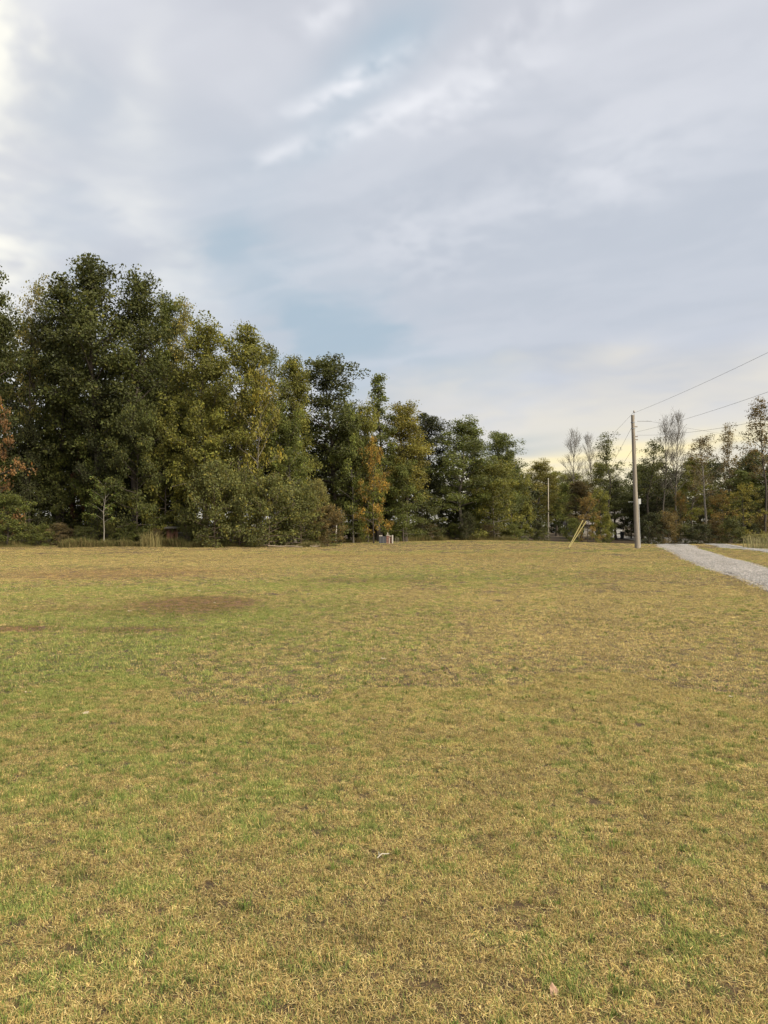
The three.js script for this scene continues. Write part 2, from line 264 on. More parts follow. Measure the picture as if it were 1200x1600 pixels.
{ // coarse green weeds standing a little proud of the mown turf
  const r = rng(808), N = 2600, g = spray(17, 15, .05, .022, 1.1, .0021, [[.12, .17, .032], [.17, .21, .045], [.10, .145, .04]]), im = new THREE.InstancedMesh(g, grassMat, N), m = new THREE.Matrix4(), q = new THREE.Quaternion(); let n = 0;
  while (n < N) { const d = 1.9 + 12 * Math.pow(r(), .7), x = (r() - .5) * (d * 1.1 + 1.5), z = -d; if (fbm(x * 1.1 + 80, z * 1.1, 3) < .42 + .2 * r()) continue; const s = .5 + .8 * r() * r(); m.compose(V(x, ground(x, z) - .002, z), q.setFromEuler(new THREE.Euler(0, r() * 6, 0)), V(s, s * (.7 + .4 * r()), s)); im.setMatrixAt(n++, m); }
  im.name = 'lawn_weeds'; tag(im, 'coarse green weed tufts dotted through the near lawn', 'weeds', null, 'stuff'); put(im);
}

// ------------------------------------------------------------------ trees
function tubeInto(out, pts, radii, sides) {
  const k0 = out.pos.length / 3, n = pts.length, up = V(0, 1, 0), t = V(0, 0, 0), a = V(0, 0, 0), b = V(0, 0, 0);
  for (let i = 0; i < n; i++) {
    t.subVectors(pts[Math.min(n - 1, i + 1)], pts[Math.max(0, i - 1)]).normalize(); a.crossVectors(Math.abs(t.y) > .95 ? V(1, 0, 0) : up, t).normalize(); b.crossVectors(t, a);
    for (let s = 0; s < sides; s++) { const c = Math.cos(s / sides * 6.2832), q = Math.sin(s / sides * 6.2832); out.pos.push(pts[i].x + (a.x * c + b.x * q) * radii[i], pts[i].y + (a.y * c + b.y * q) * radii[i], pts[i].z + (a.z * c + b.z * q) * radii[i]); out.nor.push(a.x * c + b.x * q, a.y * c + b.y * q, a.z * c + b.z * q); }
  }
  for (let i = 0; i + 1 < n; i++) for (let s = 0; s < sides; s++) { const p = k0 + i * sides + s, q = k0 + i * sides + (s + 1) % sides; out.idx.push(p, q, p + sides, q, q + sides, p + sides); }
}
function finish(out) { const g = new THREE.BufferGeometry(); g.setAttribute('position', new THREE.Float32BufferAttribute(out.pos, 3)); if (out.nor) g.setAttribute('normal', new THREE.Float32BufferAttribute(out.nor, 3)); if (out.col) g.setAttribute('color', new THREE.Float32BufferAttribute(out.col, 3)); g.setIndex(out.idx); if (!out.nor) g.computeVertexNormals(); return g; }
function leafInto(out, r, c, size, tint, upBias) {
  const n = V(r() - .5, r() - .5 + upBias, r() - .5).normalize(), a = V(r() - .5, r() - .5, r() - .5).cross(n).normalize(), b = V(0, 0, 0).crossVectors(n, a), L = size * (.4 + 1.1 * r() * r() + .25 * r()), w = L * (.28 + .16 * r()), k = out.pos.length / 3;
  { const l = L / 2; out.pos.push(c.x - a.x * l, c.y - a.y * l, c.z - a.z * l, c.x + b.x * w, c.y + b.y * w, c.z + b.z * w, c.x + a.x * l, c.y + a.y * l, c.z + a.z * l, c.x - b.x * w, c.y - b.y * w, c.z - b.z * w); }
  out.idx.push(k, k + 2, k + 1, k, k + 3, k + 2);
  for (let i = 0; i < 4; i++) { out.nor.push(n.x, n.y, n.z); out.col.push(...tint); }
}
// grows one kind of tree: trunk, limbs, twigs and leaf clusters. Returns the geometries of trunk and crown
function grow(o) {
  const r = rng(o.seed), wood = { pos: [], nor: [], idx: [] }, twig = { pos: [], nor: [], idx: [] }, leaf = { pos: [], nor: [], col: [], idx: [] };
  const { H, R } = o, cb = o.crownBase, wob = [r() * 9, r() * 9];
  const trunkAt = (t) => V((vnoise(t * 3 + wob[0], 1) - .5) * H * .07 * t, t * H, (vnoise(t * 3 + wob[1], 7) - .5) * H * .07 * t);
  const topT = o.topT ?? .95, n = 12, tp = [], tr = [], rad = (t) => o.trunk * (Math.pow(1 - t * .97, .9) + .5 * Math.exp(-t * H * 1.6));
  for (let i = 0; i <= n; i++) { const t = i / n * topT; tp.push(trunkAt(t)); tr.push(Math.max(.02, rad(t))); }
  tubeInto(wood, tp, tr, 8);
  const tintOf = (() => { const w = o.warm ?? .06; return (ct) => { const v = ct * (.84 + .32 * r()); return r() < w ? [v * 1.55, v * 1.25, v * .85] : [v * (.95 + .14 * r()), v, v * (.85 + .3 * r())]; }; })();
  const cluster = (c, rad_, count, tintC) => { for (let i = 0; i < count; i++) { const u = r() * 2 - 1, ph = r() * 6.283, q = Math.pow(r(), .45) * rad_, s = Math.sqrt(1 - u * u); leafInto(leaf, r, V(c.x + q * s * Math.cos(ph), c.y + q * u * .72, c.z + q * s * Math.sin(ph)), o.leaf, tintOf(tintC), o.up ?? .35); } };
  for (let i = 0; i < o.limbs; i++) {
    const f = Math.pow((i + r() * .8) / o.limbs, o.bias ?? .9), t = mix(cb, topT, f), p0 = trunkAt(t), az = i * 2.39996 + (r() - .5) * .9, len = R * o.profile(f) * (.62 + .55 * r());
    const rise = mix(o.rise[0], o.rise[1], f) + (r() - .5) * .35, dir = V(Math.cos(az) * Math.cos(rise), Math.sin(rise), Math.sin(az) * Math.cos(rise));
    const bow = (o.droop ?? -.05) * len, pt = (s) => V(p0.x + dir.x * len * s + (vnoise(s * 4 + i, 3) - .5) * len * .16 * s, p0.y + dir.y * len * s + bow * s * s + (vnoise(s * 4 + i, 9) - .5) * len * .16 * s, p0.z + dir.z * len * s + (vnoise(s * 4 + i, 5) - .5) * len * .16 * s);
    const lr = Math.min(rad(t) * .6, .03 + len * .022), lp = [0, .3, .65, 1].map(pt); tubeInto(wood, lp, [lr, lr * .75, lr * .45, .012], 5);
    const many = Math.max(2, Math.round(len * o.perMetre)), tl = .72 + .5 * r();
    for (let k = 0; k < many; k++) {
      const s = mix(o.inner ?? .35, 1, Math.pow((k + r()) / many, .8)), b0 = pt(s), reach = len * .30 * (1.25 - s * .6) + .25, a2 = r() * 6.283, e2 = (r() - .3) * 1.2, c = V(b0.x + Math.cos(a2) * Math.cos(e2) * reach * r(), b0.y + Math.sin(e2) * reach * r(), b0.z + Math.sin(a2) * Math.cos(e2) * reach * r());
      if (o.bare) {
        const kids = 2 + Math.floor(r() * 3);
        for (let q = 0; q < kids; q++) { const e = V(b0.x + (dir.x * .5 + (r() - .5) * 1.3) * reach * 1.3, b0.y + (.55 + .9 * r()) * reach * 1.1, b0.z + (dir.z * .5 + (r() - .5) * 1.3) * reach * 1.3), m2 = b0.clone().lerp(e, .5).add(V((r() - .5) * .2, (r() - .5) * .1, (r() - .5) * .2)); tubeInto(twig, [b0, m2, e], [.016, .011, .006], 3); for (let w = 0; w < 2; w++) tubeInto(twig, [m2, m2.clone().add(V((r() - .5) * reach * .8, (.2 + r()) * reach * .6, (r() - .5) * reach * .8))], [.009, .005], 3); }
        if (r() < o.bare) continue;
      } else if (r() < .7) tubeInto(twig, [b0, b0.clone().lerp(c, .5).add(V(0, .08, 0)), c], [.022, .015, .007], 3);
      cluster(c, o.cluster * (.65 + .7 * r()), Math.round(o.leaves * (.5 + r())), tl * (.82 + .36 * r()));
    }
  }
  if (o.tip) for (let k = 0; k < o.tip; k++) { const t = topT - (k / o.tip) * (topT - .55) * .6, p = trunkAt(t); cluster(V(p.x + (r() - .5) * .8, p.y + .3, p.z + (r() - .5) * .8), o.cluster * .85, o.leaves, .8 + .4 * r()); }
  return { H, R, wood: finish(wood), twigs: twig.pos.length ? finish(twig) : null, leaves: leaf.pos.length ? finish(leaf) : null };
}
const round = (f) => Math.sqrt(Math.max(.02, 1 - Math.pow(Math.abs(f - .38) / .66, 2.2))), cone = (f) => .16 + .9 * Math.pow(1 - f, .8), column = (f) => .45 + .55 * Math.sin(Math.PI * clamp(f * .85 + .12)), vase = (f) => .35 + .65 * Math.sin(Math.PI * clamp(f * .7 + .2));
const full = { H: 20, R: 4.6, crownBase: .22, profile: round, limbs: 46, rise: [.15, 1.15], perMetre: 1.8, leaf: .225, cluster: .88, leaves: 96, trunk: .26, tip: 9 };
const KIND = {
  oak: [11, 12, 13].map((seed) => grow({ ...full, seed })),
  tall: [21, 22, 23].map((seed) => grow({ ...full, seed, R: 3.6, crownBase: .30, profile: column, limbs: 48, leaves: 92, rise: [.3, 1.2] })),
  sparse: [31, 32, 33].map((seed) => grow({ ...full, seed, R: 3.6, crownBase: .42, profile: vase, limbs: 30, leaves: 40, perMetre: 1.5, cluster: .75, rise: [.5, 1.25], warm: .2, tip: 4, trunk: .2 })),
  spire: [41, 42].map((seed) => grow({ ...full, seed, R: 3.0, crownBase: .12, profile: cone, limbs: 52, leaves: 74, cluster: .6, rise: [.05, 1.0], tip: 12 })),
  bare: [51, 52].map((seed) => grow({ ...full, seed, R: 4.2, crownBase: .35, profile: vase, limbs: 34, leaves: 12, perMetre: 1.6, bare: .9, rise: [.6, 1.3], trunk: .2, tip: 0, inner: .3 })),
  under: [61, 62, 63].map((seed) => grow({ ...full, seed, H: 9, R: 3.2, crownBase: .08, limbs: 34, leaves: 84, perMetre: 2.0, leaf: .20, cluster: .66, rise: [-.05, 1.0], trunk: .1, tip: 5, warm: .1 })),
  backdrop: [91, 92].map((seed) => grow({ ...full, seed, leaf: .42, leaves: 24, limbs: 34, cluster: 1.0, tip: 4 })),
  backshrub: [95, 96].map((seed) => grow({ ...full, seed, H: 9, R: 3.2, crownBase: .06, limbs: 28, leaves: 24, perMetre: 1.8, leaf: .36, cluster: .75, rise: [-.05, 1], trunk: .1, tip: 3 })),
  airy: [81, 82].map((seed) => grow({ ...full, seed, H: 9, R: 3.4, crownBase: .12, limbs: 26, leaves: 36, perMetre: 1.8, leaf: .22, cluster: .55, rise: [-.05, 1.0], trunk: .1, tip: 3, warm: .1 })),
  thicket: [71, 72, 73].map((seed) => grow({ ...full, seed, H: 4, R: 2.4, crownBase: .03, limbs: 34, leaves: 58, perMetre: 2.4, leaf: .15, cluster: .5, rise: [.0, 1.2], trunk: .05, tip: 4, warm: .16, up: .15 })),
};
const BARK = { grey: mat(.12, .105, .085, .95), dark: mat(.055, .043, .033, .95), pale: mat(.24, .215, .18, .95), brown: mat(.09, .065, .045, .95) };
const LEAF = { dark: leafMat(.086, .098, .022, .45), deep: leafMat(.048, .055, .016, .45), green: leafMat(.128, .150, .03, .45), olive: leafMat(.175, .178, .032, .45), yellow: leafMat(.20, .182, .03, .45), pale: leafMat(.21, .20, .058, .45), gold: leafMat(.29, .195, .036, .45), amber: leafMat(.22, .155, .04, .45), orange: leafMat(.27, .155, .06, .45), red: leafMat(.14, .055, .036, .45), brown: leafMat(.16, .13, .058, .45), rust: leafMat(.155, .12, .04, .45), bush: leafMat(.138, .147, .038, .45) };
// px: where the trunk stands across the photograph, depth: metres from the viewer, top: pixel row of its tip, half: half-width of the crown in pixels
let spin = 0;
function tree(kind, v, px, depth, top, half, leaf, bark, name, label, group, category = 'tree') {
  const k = KIND[kind][v % KIND[kind].length], p = base(px, depth), h = at(px, top, depth).y - p.y, w = half * (kind === 'oak' || kind === 'tall' ? 1.28 : 1.04) / F * depth / k.R, t = thing(name, label, category, group);
  part('trunk', k.wood, BARK[bark], t);
  if (k.twigs) part('branches', k.twigs, BARK[bark], t).userData.kind = 'stuff';
  if (k.leaves) part(category === 'tree' ? 'crown' : 'foliage', k.leaves, LEAF[leaf], t);
  t.position.copy(p); t.position.y -= .03; t.rotation.set((vnoise(px * .37, 4) - .5) * .07, (spin += 2.1), (vnoise(px * .37, 14) - .5) * .07); t.scale.set(w, h / k.H * (kind === 'bare' ? 1 : px < 300 ? .95 : px < 460 ? .97 : .99), w);
  return put(t);
}
const T = (kind, v, px, depth, top, half, leaf, bark, label, name = 'broadleaf_tree', group) => tree(kind, v, px, depth, top, half, leaf, bark, name, label, group);
const MARKS = [[-200, 'wood'], [-12, 'orange leaved tree'], [44, 'thin yellowing tree'], [122, 'red creeper'], [162, 'sapling'], [200, 'clipped shrub'], [268, 'shed'], [345, 'grey green mound'], [415, 'green mound'], [476, 'pale fence post'], [524, 'leaning fence post'], [585, 'golden tree'], [632, 'yellow tinted tree'], [668, 'blackish tree'], [722, 'fork trunked tree'], [772, 'yellow green corner tree'], [814, 'olive corner tree'], [857, 'slim pole'], [890, 'parked cars'], [920, 'gold and green tree'], [952, 'ragged dark tree'], [996, 'utility pole'], [1036, 'leafless tree'], [1056, 'tallest leafless tree'], [1102, 'pale trunked tree'], [1128, 'golden orange tree'], [1160, 'yellow green tree'], [1196, 'tallest edge tree']];
const nearest = (px) => MARKS.reduce((a, b) => Math.abs(b[0] - px) < Math.abs(a[0] - px) ? b : a)[1];
const between = (px) => { let i = 0; while (i < MARKS.length - 2 && MARKS[i + 1][0] <= px) i++; return px < -12 ? 'beside the orange leaved tree' : px > 1196 ? 'beside the tallest edge tree' : 'between the ' + MARKS[i][1] + ' and the ' + MARKS[i + 1][1]; };
const SHADE_WORD = { dark: 'dark green', deep: 'blackish green', green: 'mid green', olive: 'olive', brown: 'brownish', bush: 'grey green', rust: 'rust tinged' };
// the wood's edge, from the left of the view to the crest
T('oak', 0, -22, 58, 414, 62, 'dark', 'dark', 'dark green tree behind the orange leaved tree at the wood edge');
T('sparse', 0, 44, 59, 418, 36, 'pale', 'dark', 'thin tree with sparse yellowing top between two dense dark trees');
T('tall', 1, 92, 60, 428, 56, 'dark', 'dark', 'dark green tree right behind the red leaved creeper tree');
T('tall', 0, 148, 58, 392, 62, 'dark', 'dark', 'tallest dark green tree of the wood, rising behind the sapling');
T('tall', 2, 212, 58, 416, 54, 'dark', 'dark', 'tall dark green tree behind the little brown shed');
T('oak', 1, 246, 61, 452, 44, 'green', 'dark', 'mid green tree beside the sparse yellow green tree');
T('sparse', 1, 276, 60, 458, 38, 'pale', 'dark', 'sparse yellow green tree with sky showing through its bare limbs');
T('oak', 2, 322, 58, 506, 60, 'olive', 'grey', 'broad olive green tree above the thicket by the shed');
T('oak', 0, 372, 59, 508, 58, 'olive', 'grey', 'olive green tree next to the tree with yellow leaves');
T('airy', 1, 402, 57, 580, 46, 'yellow', 'grey', 'tree with yellow autumn leaves in front of the olive trees');
T('sparse', 2, 432, 61, 542, 40, 'green', 'grey', 'light green open crowned tree beside the yellow one', 'broadleaf_tree');
T('tall', 1, 460, 64, 560, 34, 'olive', 'grey', 'slim olive tree with feathery top left of the round dark tree');
T('oak', 1, 522, 68, 563, 62, 'dark', 'dark', 'round topped dark tree with sky showing through its middle');
T('spire', 0, 592, 70, 574, 42, 'green', 'dark', 'narrow pointed green tree behind the golden tree');
T('under', 1, 552, 66, 655, 36, 'green', 'grey', 'bright green tree with a pale trunk beside the golden tree');
T('airy', 0, 584, 65, 694, 30, 'gold', 'dark', 'golden orange tree behind the squat brick housing', 'golden_tree');
T('under', 0, 575, 68, 640, 30, 'olive', 'dark', 'olive tree wedged behind the golden tree');
T('tall', 2, 632, 72, 630, 40, 'yellow', 'dark', 'yellow tinted tree between the golden tree and the blackish tree');
T('under', 1, 630, 70, 730, 34, 'green', 'dark', 'low spreading green tree under the yellow tinted tree');
T('oak', 0, 668, 82, 650, 40, 'deep', 'dark', 'blackish green tree, the darkest of the wood');
T('oak', 2, 722, 80, 658, 50, 'green', 'grey', 'mid green tree with a forked pale trunk past the darkest tree');
T('spire', 1, 745, 88, 664, 30, 'dark', 'dark', 'dark pointed tree peeking over the fork trunked tree');
T('oak', 1, 778, 86, 680, 36, 'green', 'grey', 'green tree with a rounded crown behind the dense yellow green tree');
T('under', 2, 772, 80, 728, 42, 'olive', 'grey', 'dense yellow green tree leafy down to the lawn at the wood corner');
T('tall', 0, 800, 92, 702, 16, 'dark', 'dark', 'slim dark tree at the far corner of the wood');
T('under', 0, 814, 96, 742, 24, 'olive', 'grey', 'olive tree left of the thin grey pole');
// trees around the far houses
T('oak', 2, 842, 118, 722, 34, 'yellow', 'grey', 'yellowish tree behind the thin grey pole');
T('oak', 0, 870, 128, 738, 30, 'olive', 'dark', 'olive tree behind the parked silver car');
T('under', 1, 885, 112, 758, 22, 'green', 'dark', 'low green tree beside the parked cars');
T('bare', 0, 898, 112, 680, 30, 'brown', 'grey', 'leafless tree above the parked cars', 'bare_tree');
T('bare', 1, 926, 116, 684, 26, 'brown', 'grey', 'leafless tree next to the ragged dark green tree', 'bare_tree');
T('tall', 1, 908, 104, 752, 24, 'rust', 'dark', 'rust coloured tree shading the parked cars');
T('sparse', 1, 950, 100, 682, 34, 'dark', 'dark', 'ragged dark green tree left of the utility pole');
T('airy', 0, 918, 92, 776, 22, 'amber', 'dark', 'gold and green tree behind the yellow guy guards');
T('under', 0, 938, 94, 768, 20, 'olive', 'dark', 'olive tree beside the gold and green tree');
T('oak', 1, 962, 108, 752, 30, 'dark', 'dark', 'dark tree overhanging the far house');
T('oak', 2, 905, 140, 740, 40, 'olive', 'dark', 'olive tree behind the far house', 'broadleaf_tree');
T('under', 1, 986, 112, 780, 24, 'deep', 'dark', 'blackish tree behind the utility pole');
T('sparse', 2, 1014, 98, 690, 34, 'dark', 'dark', 'sparse dark green tree right of the utility pole');
T('bare', 0, 1036, 100, 664, 32, 'brown', 'grey', 'leafless tree with a broad fan of twigs beside its taller twin', 'bare_tree');
T('bare', 1, 1056, 98, 652, 32, 'brown', 'grey', 'tallest leafless tree, at the bend of the gravel drive', 'bare_tree');
T('under', 2, 1028, 104, 750, 34, 'deep', 'dark', 'dark undergrowth tree beneath the leafless pair');
T('airy', 1, 1064, 96, 772, 17, 'amber', 'dark', 'orange brown tree beneath the tallest leafless tree');
T('sparse', 0, 1102, 92, 682, 36, 'brown', 'pale', 'brownish thin crowned tree with a pale trunk by the drive');
T('sparse', 1, 1136, 94, 668, 24, 'rust', 'dark', 'tall slim rust tinged tree next to the brownish one');
T('airy', 0, 1128, 90, 772, 28, 'amber', 'dark', 'golden orange tree beside the narrow gravel track');
T('oak', 0, 1162, 94, 738, 36, 'green', 'dark', 'green tree between the golden orange tree and the tall edge tree');
T('airy', 1, 1160, 86, 760, 34, 'yellow', 'dark', 'yellow green tree overhanging the narrow gravel track');
T('sparse', 2, 1196, 88, 626, 40, 'rust', 'dark', 'tallest tree past the narrow gravel track, rust tinged and open');
T('oak', 1, 1236, 92, 690, 44, 'dark', 'dark', 'dark tree standing past the tallest tree by the gravel track');
T('oak', 2, 1082, 104, 716, 30, 'olive', 'grey', 'olive tree filling the gap beside the brownish pale trunked tree');
T('oak', 0, 1182, 102, 706, 32, 'dark', 'dark', 'dark green tree just behind the tallest edge tree');
T('oak', 1, 936, 112, 726, 28, 'olive', 'dark', 'olive tree between the leafless pair and the ragged dark tree');
T('oak', 2, 1004, 110, 728, 28, 'dark', 'dark', 'dark green tree right behind the utility pole wires');
// deeper rows that close the wood
{
  const r = rng(31);
  for (let i = 0; i < 20; i++) { const px = -60 + i * 36 + (r() - .5) * 16, d = 66 + r() * 5 + 22 * smooth(380, 720, px), top = mix(470, 705, smooth(-40, 760, px)) + r() * 28; T('backdrop', i, px, d, top, 60, i % 3 ? 'dark' : 'deep', 'dark', `tall ${i % 3 ? 'dark' : 'blackish'} tree deep in the wood, behind the ${nearest(px)}`, 'woodland_tree', 'trees inside the wood'); }
  for (let i = 0; i < 13; i++) { const px = 1000 + i * 19 + (r() - .5) * 10, d = 106 + r() * 16; T('backshrub', i, px, d, 758 + r() * 22, 28, ['deep', 'dark', 'brown'][i % 3], 'dark', `low ${SHADE_WORD[['deep', 'dark', 'brown'][i % 3]]} tree behind the ${nearest(px)}`, 'woodland_tree', 'trees behind the drive'); }
  for (let i = 0; i < 9; i++) { const px = 812 + i * 22 + (r() - .5) * 10; T('backdrop', i, px, 165 + r() * 25, 755 + r() * 18, 30, ['dark', 'olive'][i % 2], 'dark', `distant ${SHADE_WORD[['dark', 'olive'][i % 2]]} tree far behind the ${nearest(px)}`, 'woodland_tree', 'distant trees behind the houses'); }
  for (let i = 0; i < 24; i++) { const px = -60 + i * 38 + (r() - .5) * 16, d = 78 + r() * 12 + 16 * smooth(380, 720, px); T('backshrub', i, px, d, 690 + r() * 50 + 30 * smooth(300, 760, px), 44, i % 2 ? 'deep' : 'dark', 'dark', `low ${i % 2 ? 'blackish' : 'dark'} tree far inside the wood, behind the ${nearest(px)}`, 'woodland_tree', 'low trees deep inside the wood'); }
  for (let i = 0; i < 9; i++) { const px = 1005 + i * 25 + (r() - .5) * 10, d = 124 + r() * 10; T('backdrop', i, px, d, 715 + r() * 26, 30, ['dark', 'olive', 'deep'][i % 3], 'grey', `mid height ${SHADE_WORD[['dark', 'olive', 'deep'][i % 3]]} tree well behind the ${nearest(px)}`, 'woodland_tree', 'trees well behind the drive'); }
  for (let i = 0; i < 18; i++) { const px = 790 + i * 27 + (r() - .5) * 10, d = 142 + r() * 10; T('backshrub', i, px, d, 770 + r() * 20, 30, ['deep', 'dark'][i % 2], 'dark', `far low ${i % 2 ? 'dark' : 'blackish'} tree beyond the ${nearest(px)}`, 'woodland_tree', 'far low trees beyond the drive and houses'); }
  // leafy understorey along the edge
  for (let i = 0; i < 16; i++) { const px = -20 + i * 20 + (r() - .5) * 12, d = 58.5 + r() * 5; T('under', i, px, d, 640 + r() * 110, 40, ['dark', 'green', 'dark', 'deep'][i % 4], 'dark', `young ${SHADE_WORD[['dark', 'green', 'dark', 'deep'][i % 4]]} tree ${between(px)}`, 'understorey_tree', 'young trees under the wood edge'); }
  for (let i = 0; i < 10; i++) { const px = 440 + i * 36 + (r() - .5) * 12, d = 71 + r() * 6 + 9 * smooth(600, 720, px); T('under', i + 1, px, d, 740 + r() * 50, 34, ['dark', 'deep', 'green'][i % 3], 'dark', `young ${SHADE_WORD[['dark', 'deep', 'green'][i % 3]]} tree ${between(px)}`, 'understorey_tree', 'young trees of the far wood edge'); }
}
T('airy', 1, -14, 54.5, 625, 46, 'orange', 'dark', 'orange leaved tree at the front of the wood', 'orange_tree');
T('airy', 0, 122, 60, 664, 17, 'red', 'dark', 'slender trunk clad in dark red creeper leaves', 'creeper_tree');
T('under', 2, 214, 56, 640, 46, 'dark', 'dark', 'leafy dark green young tree standing between the sapling and the shed');
T('under', 1, 258, 57, 650, 44, 'olive', 'dark', 'olive young tree directly above the shed roof');
T('under', 0, 168, 58, 620, 44, 'deep', 'dark', 'dark leafy young tree directly behind the sapling');
T('under', 2, 318, 57, 640, 46, 'olive', 'grey', 'olive young tree above the grey green shrub mound');
T('under', 1, 455, 60, 660, 40, 'green', 'grey', 'green young tree above the rounded shrub by the fence posts');
T('under', 0, 12, 55, 770, 40, 'green', 'dark', 'low green tree beneath the orange leaved tree');
// shrubs of the thicket
const S = (v, px, depth, top, half, leaf, label, group, kind = 'thicket', name = 'shrub') => tree(kind, v, px, depth, top, half, leaf, 'brown', name, label, group, 'shrub');
S(0, 335, 54, 738, 56, 'bush', 'large grey green shrub mound beside the brown shed', null);
S(2, 374, 54.6, 752, 44, 'bush', 'shrub joining the grey green mound and the green mound', null);
S(1, 420, 54, 756, 52, 'bush', 'green shrub mound in the middle of the thicket', null);
S(2, 470, 56, 772, 42, 'bush', 'rounded shrub with yellowing tips near the pale fence posts', null);
S(0, 497, 58, 764, 24, 'pale', 'shrub with a pale straw coloured top above the thicket', null);
S(1, 512, 57, 798, 30, 'rust', 'rust brown shrub at the end of the thicket', null);
S(2, 200, 55.5, 826, 24, 'dark', 'clipped dark green shrub behind the sapling', null);
S(0, 292, 55, 800, 22, 'dark', 'dark shrub crowding the shed', null);
S(1, 728, 78, 806, 16, 'deep', 'bluish dark shrub at the foot of the fork trunked tree', null);
S(2, 845, 90, 820, 16, 'dark', 'dark green shrub at the foot of the thin grey pole', null);
S(0, 896, 100, 815, 18, 'green', 'green shrub below the parked cars on the far slope', null);
S(1, 948, 98, 818, 16, 'green', 'green shrub in front of the far house wall', null);
S(0, 657, 79, 818, 16, 'rust', 'reddish brown shrub beneath the darkest tree', null);
S(1, 1186, 62, 836, 26, 'pale', 'pale straw coloured shrub beside the narrow gravel track', null);
{
  const r = rng(55);
  for (let i = 0; i < 15; i++) { const px = -10 + i * 37 + (r() - .5) * 18; S(i, px, 55.5 + r() * 3, 815 + r() * 16, 24, ['dark', 'bush', 'green', 'brown'][i % 4], `low ${SHADE_WORD[['dark', 'bush', 'green', 'brown'][i % 4]]} bush ${between(px)}`, 'scrub along the wood edge'); }
  for (let i = 0; i < 9; i++) { const px = 545 + i * 32 + (r() - .5) * 12; S(i, px, 72 + 8 * smooth(600, 700, 545 + i * 32), 818 + r() * 8, 20, ['dark', 'brown', 'green'][i % 3], `low ${SHADE_WORD[['dark', 'brown', 'green'][i % 3]]} bush ${between(px)}`, 'scrub of the far wood edge'); }
  for (let i = 0; i < 8; i++) S(i, 1020 + i * 25, 84 + r() * 6, 806 + r() * 22, 24, ['deep', 'rust', 'dark'][i % 3], `low ${SHADE_WORD[['deep', 'rust', 'dark'][i % 3]]} bush ${between(1020 + i * 25)}`, 'scrub by the drive');
}

// ------------------------------------------------------------------ rough grass fringe along the wood, dry weeds
function spray(seed, n, h, rad, lean, width, cols) {
  const r = rng(seed), out = { pos: [], col: [], idx: [] };
  for (let i = 0; i < n; i++) { const a = r() * 6.283, q = Math.sqrt(r()) * rad, x = Math.cos(a) * q, z = Math.sin(a) * q, L = h * (.55 + .6 * r()), le = lean * r(), b = r() * 6.283, k = out.pos.length / 3, w = width * (.6 + .8 * r()), sx = Math.cos(b + 1.57) * w, sz = Math.sin(b + 1.57) * w, mx = x + Math.cos(b) * le * L * .35, mz = z + Math.sin(b) * le * L * .35, ex = x + Math.cos(b) * le * L, ez = z + Math.sin(b) * le * L, c = cols[Math.floor(r() * cols.length)], t = .75 + .5 * r();
    out.pos.push(x - sx, 0, z - sz, x + sx, 0, z + sz, mx - sx * .8, L * .6, mz - sz * .8, mx + sx * .8, L * .6, mz + sz * .8, ex, L * (1 - le * .3), ez); out.idx.push(k, k + 1, k + 2, k + 1, k + 3, k + 2, k + 2, k + 3, k + 4); for (let j = 0; j < 5; j++) out.col.push(c[0] * t, c[1] * t, c[2] * t); }
  return finish(out);
}
{
  const r = rng(91), N = 5200, im = new THREE.InstancedMesh(spray(3, 26, .42, .22, .9, .006, [[.16, .14, .05], [.09, .1, .03], [.22, .17, .07]]), grassMat, N), m = new THREE.Matrix4(), q = new THREE.Quaternion();
  let n = 0; while (n < N) { const px = -40 + r() * 900, d = px < 535 ? 53.2 + 1.6 * fbm(px * .04, 2, 3) + 2.6 * r() * r() : 68 + 10 * smooth(560, 720, px) + 3 * r() * r(), x = (px - 600) / F * d, z = -d; const s = (.35 + .8 * r()) * (.2 + 1.5 * smooth(.3, .75, fbm(x * .55, z * .4 + 8, 3))); m.compose(V(x, ground(x, z) - .02, z), q.setFromEuler(new THREE.Euler(0, r() * 6, 0)), V(s, s, s)); im.setMatrixAt(n++, m); }
  im.name = 'rough_grass'; tag(im, 'uncut grass fringe along the foot of the wood', 'grass', null, 'stuff'); put(im);
}
for (const [i, px, y, h, rad, cols, label] of [[0, 236, 854.6, 1.25, .75, [[.30, .24, .10], [.24, .22, .09]], 'stand of tall dry weeds beside the brown shed'], [1, 260, 854.4, .7, .5, [[.22, .20, .08], [.16, .15, .05]], 'smaller weed clump in front of the shed'], [2, 1192, 856, 1.0, 1.2, [[.30, .26, .13], [.2, .2, .08]], 'tall pale weeds beside the narrow gravel track']]) {
  const w = new THREE.Mesh(spray(200 + i, 320, h, rad, .9, .008, cols), grassMat); w.name = numbered('weed_clump'); tag(w, label, 'weeds'); w.position.copy(onGround(px, y)); w.position.y -= .02; put(w);
}
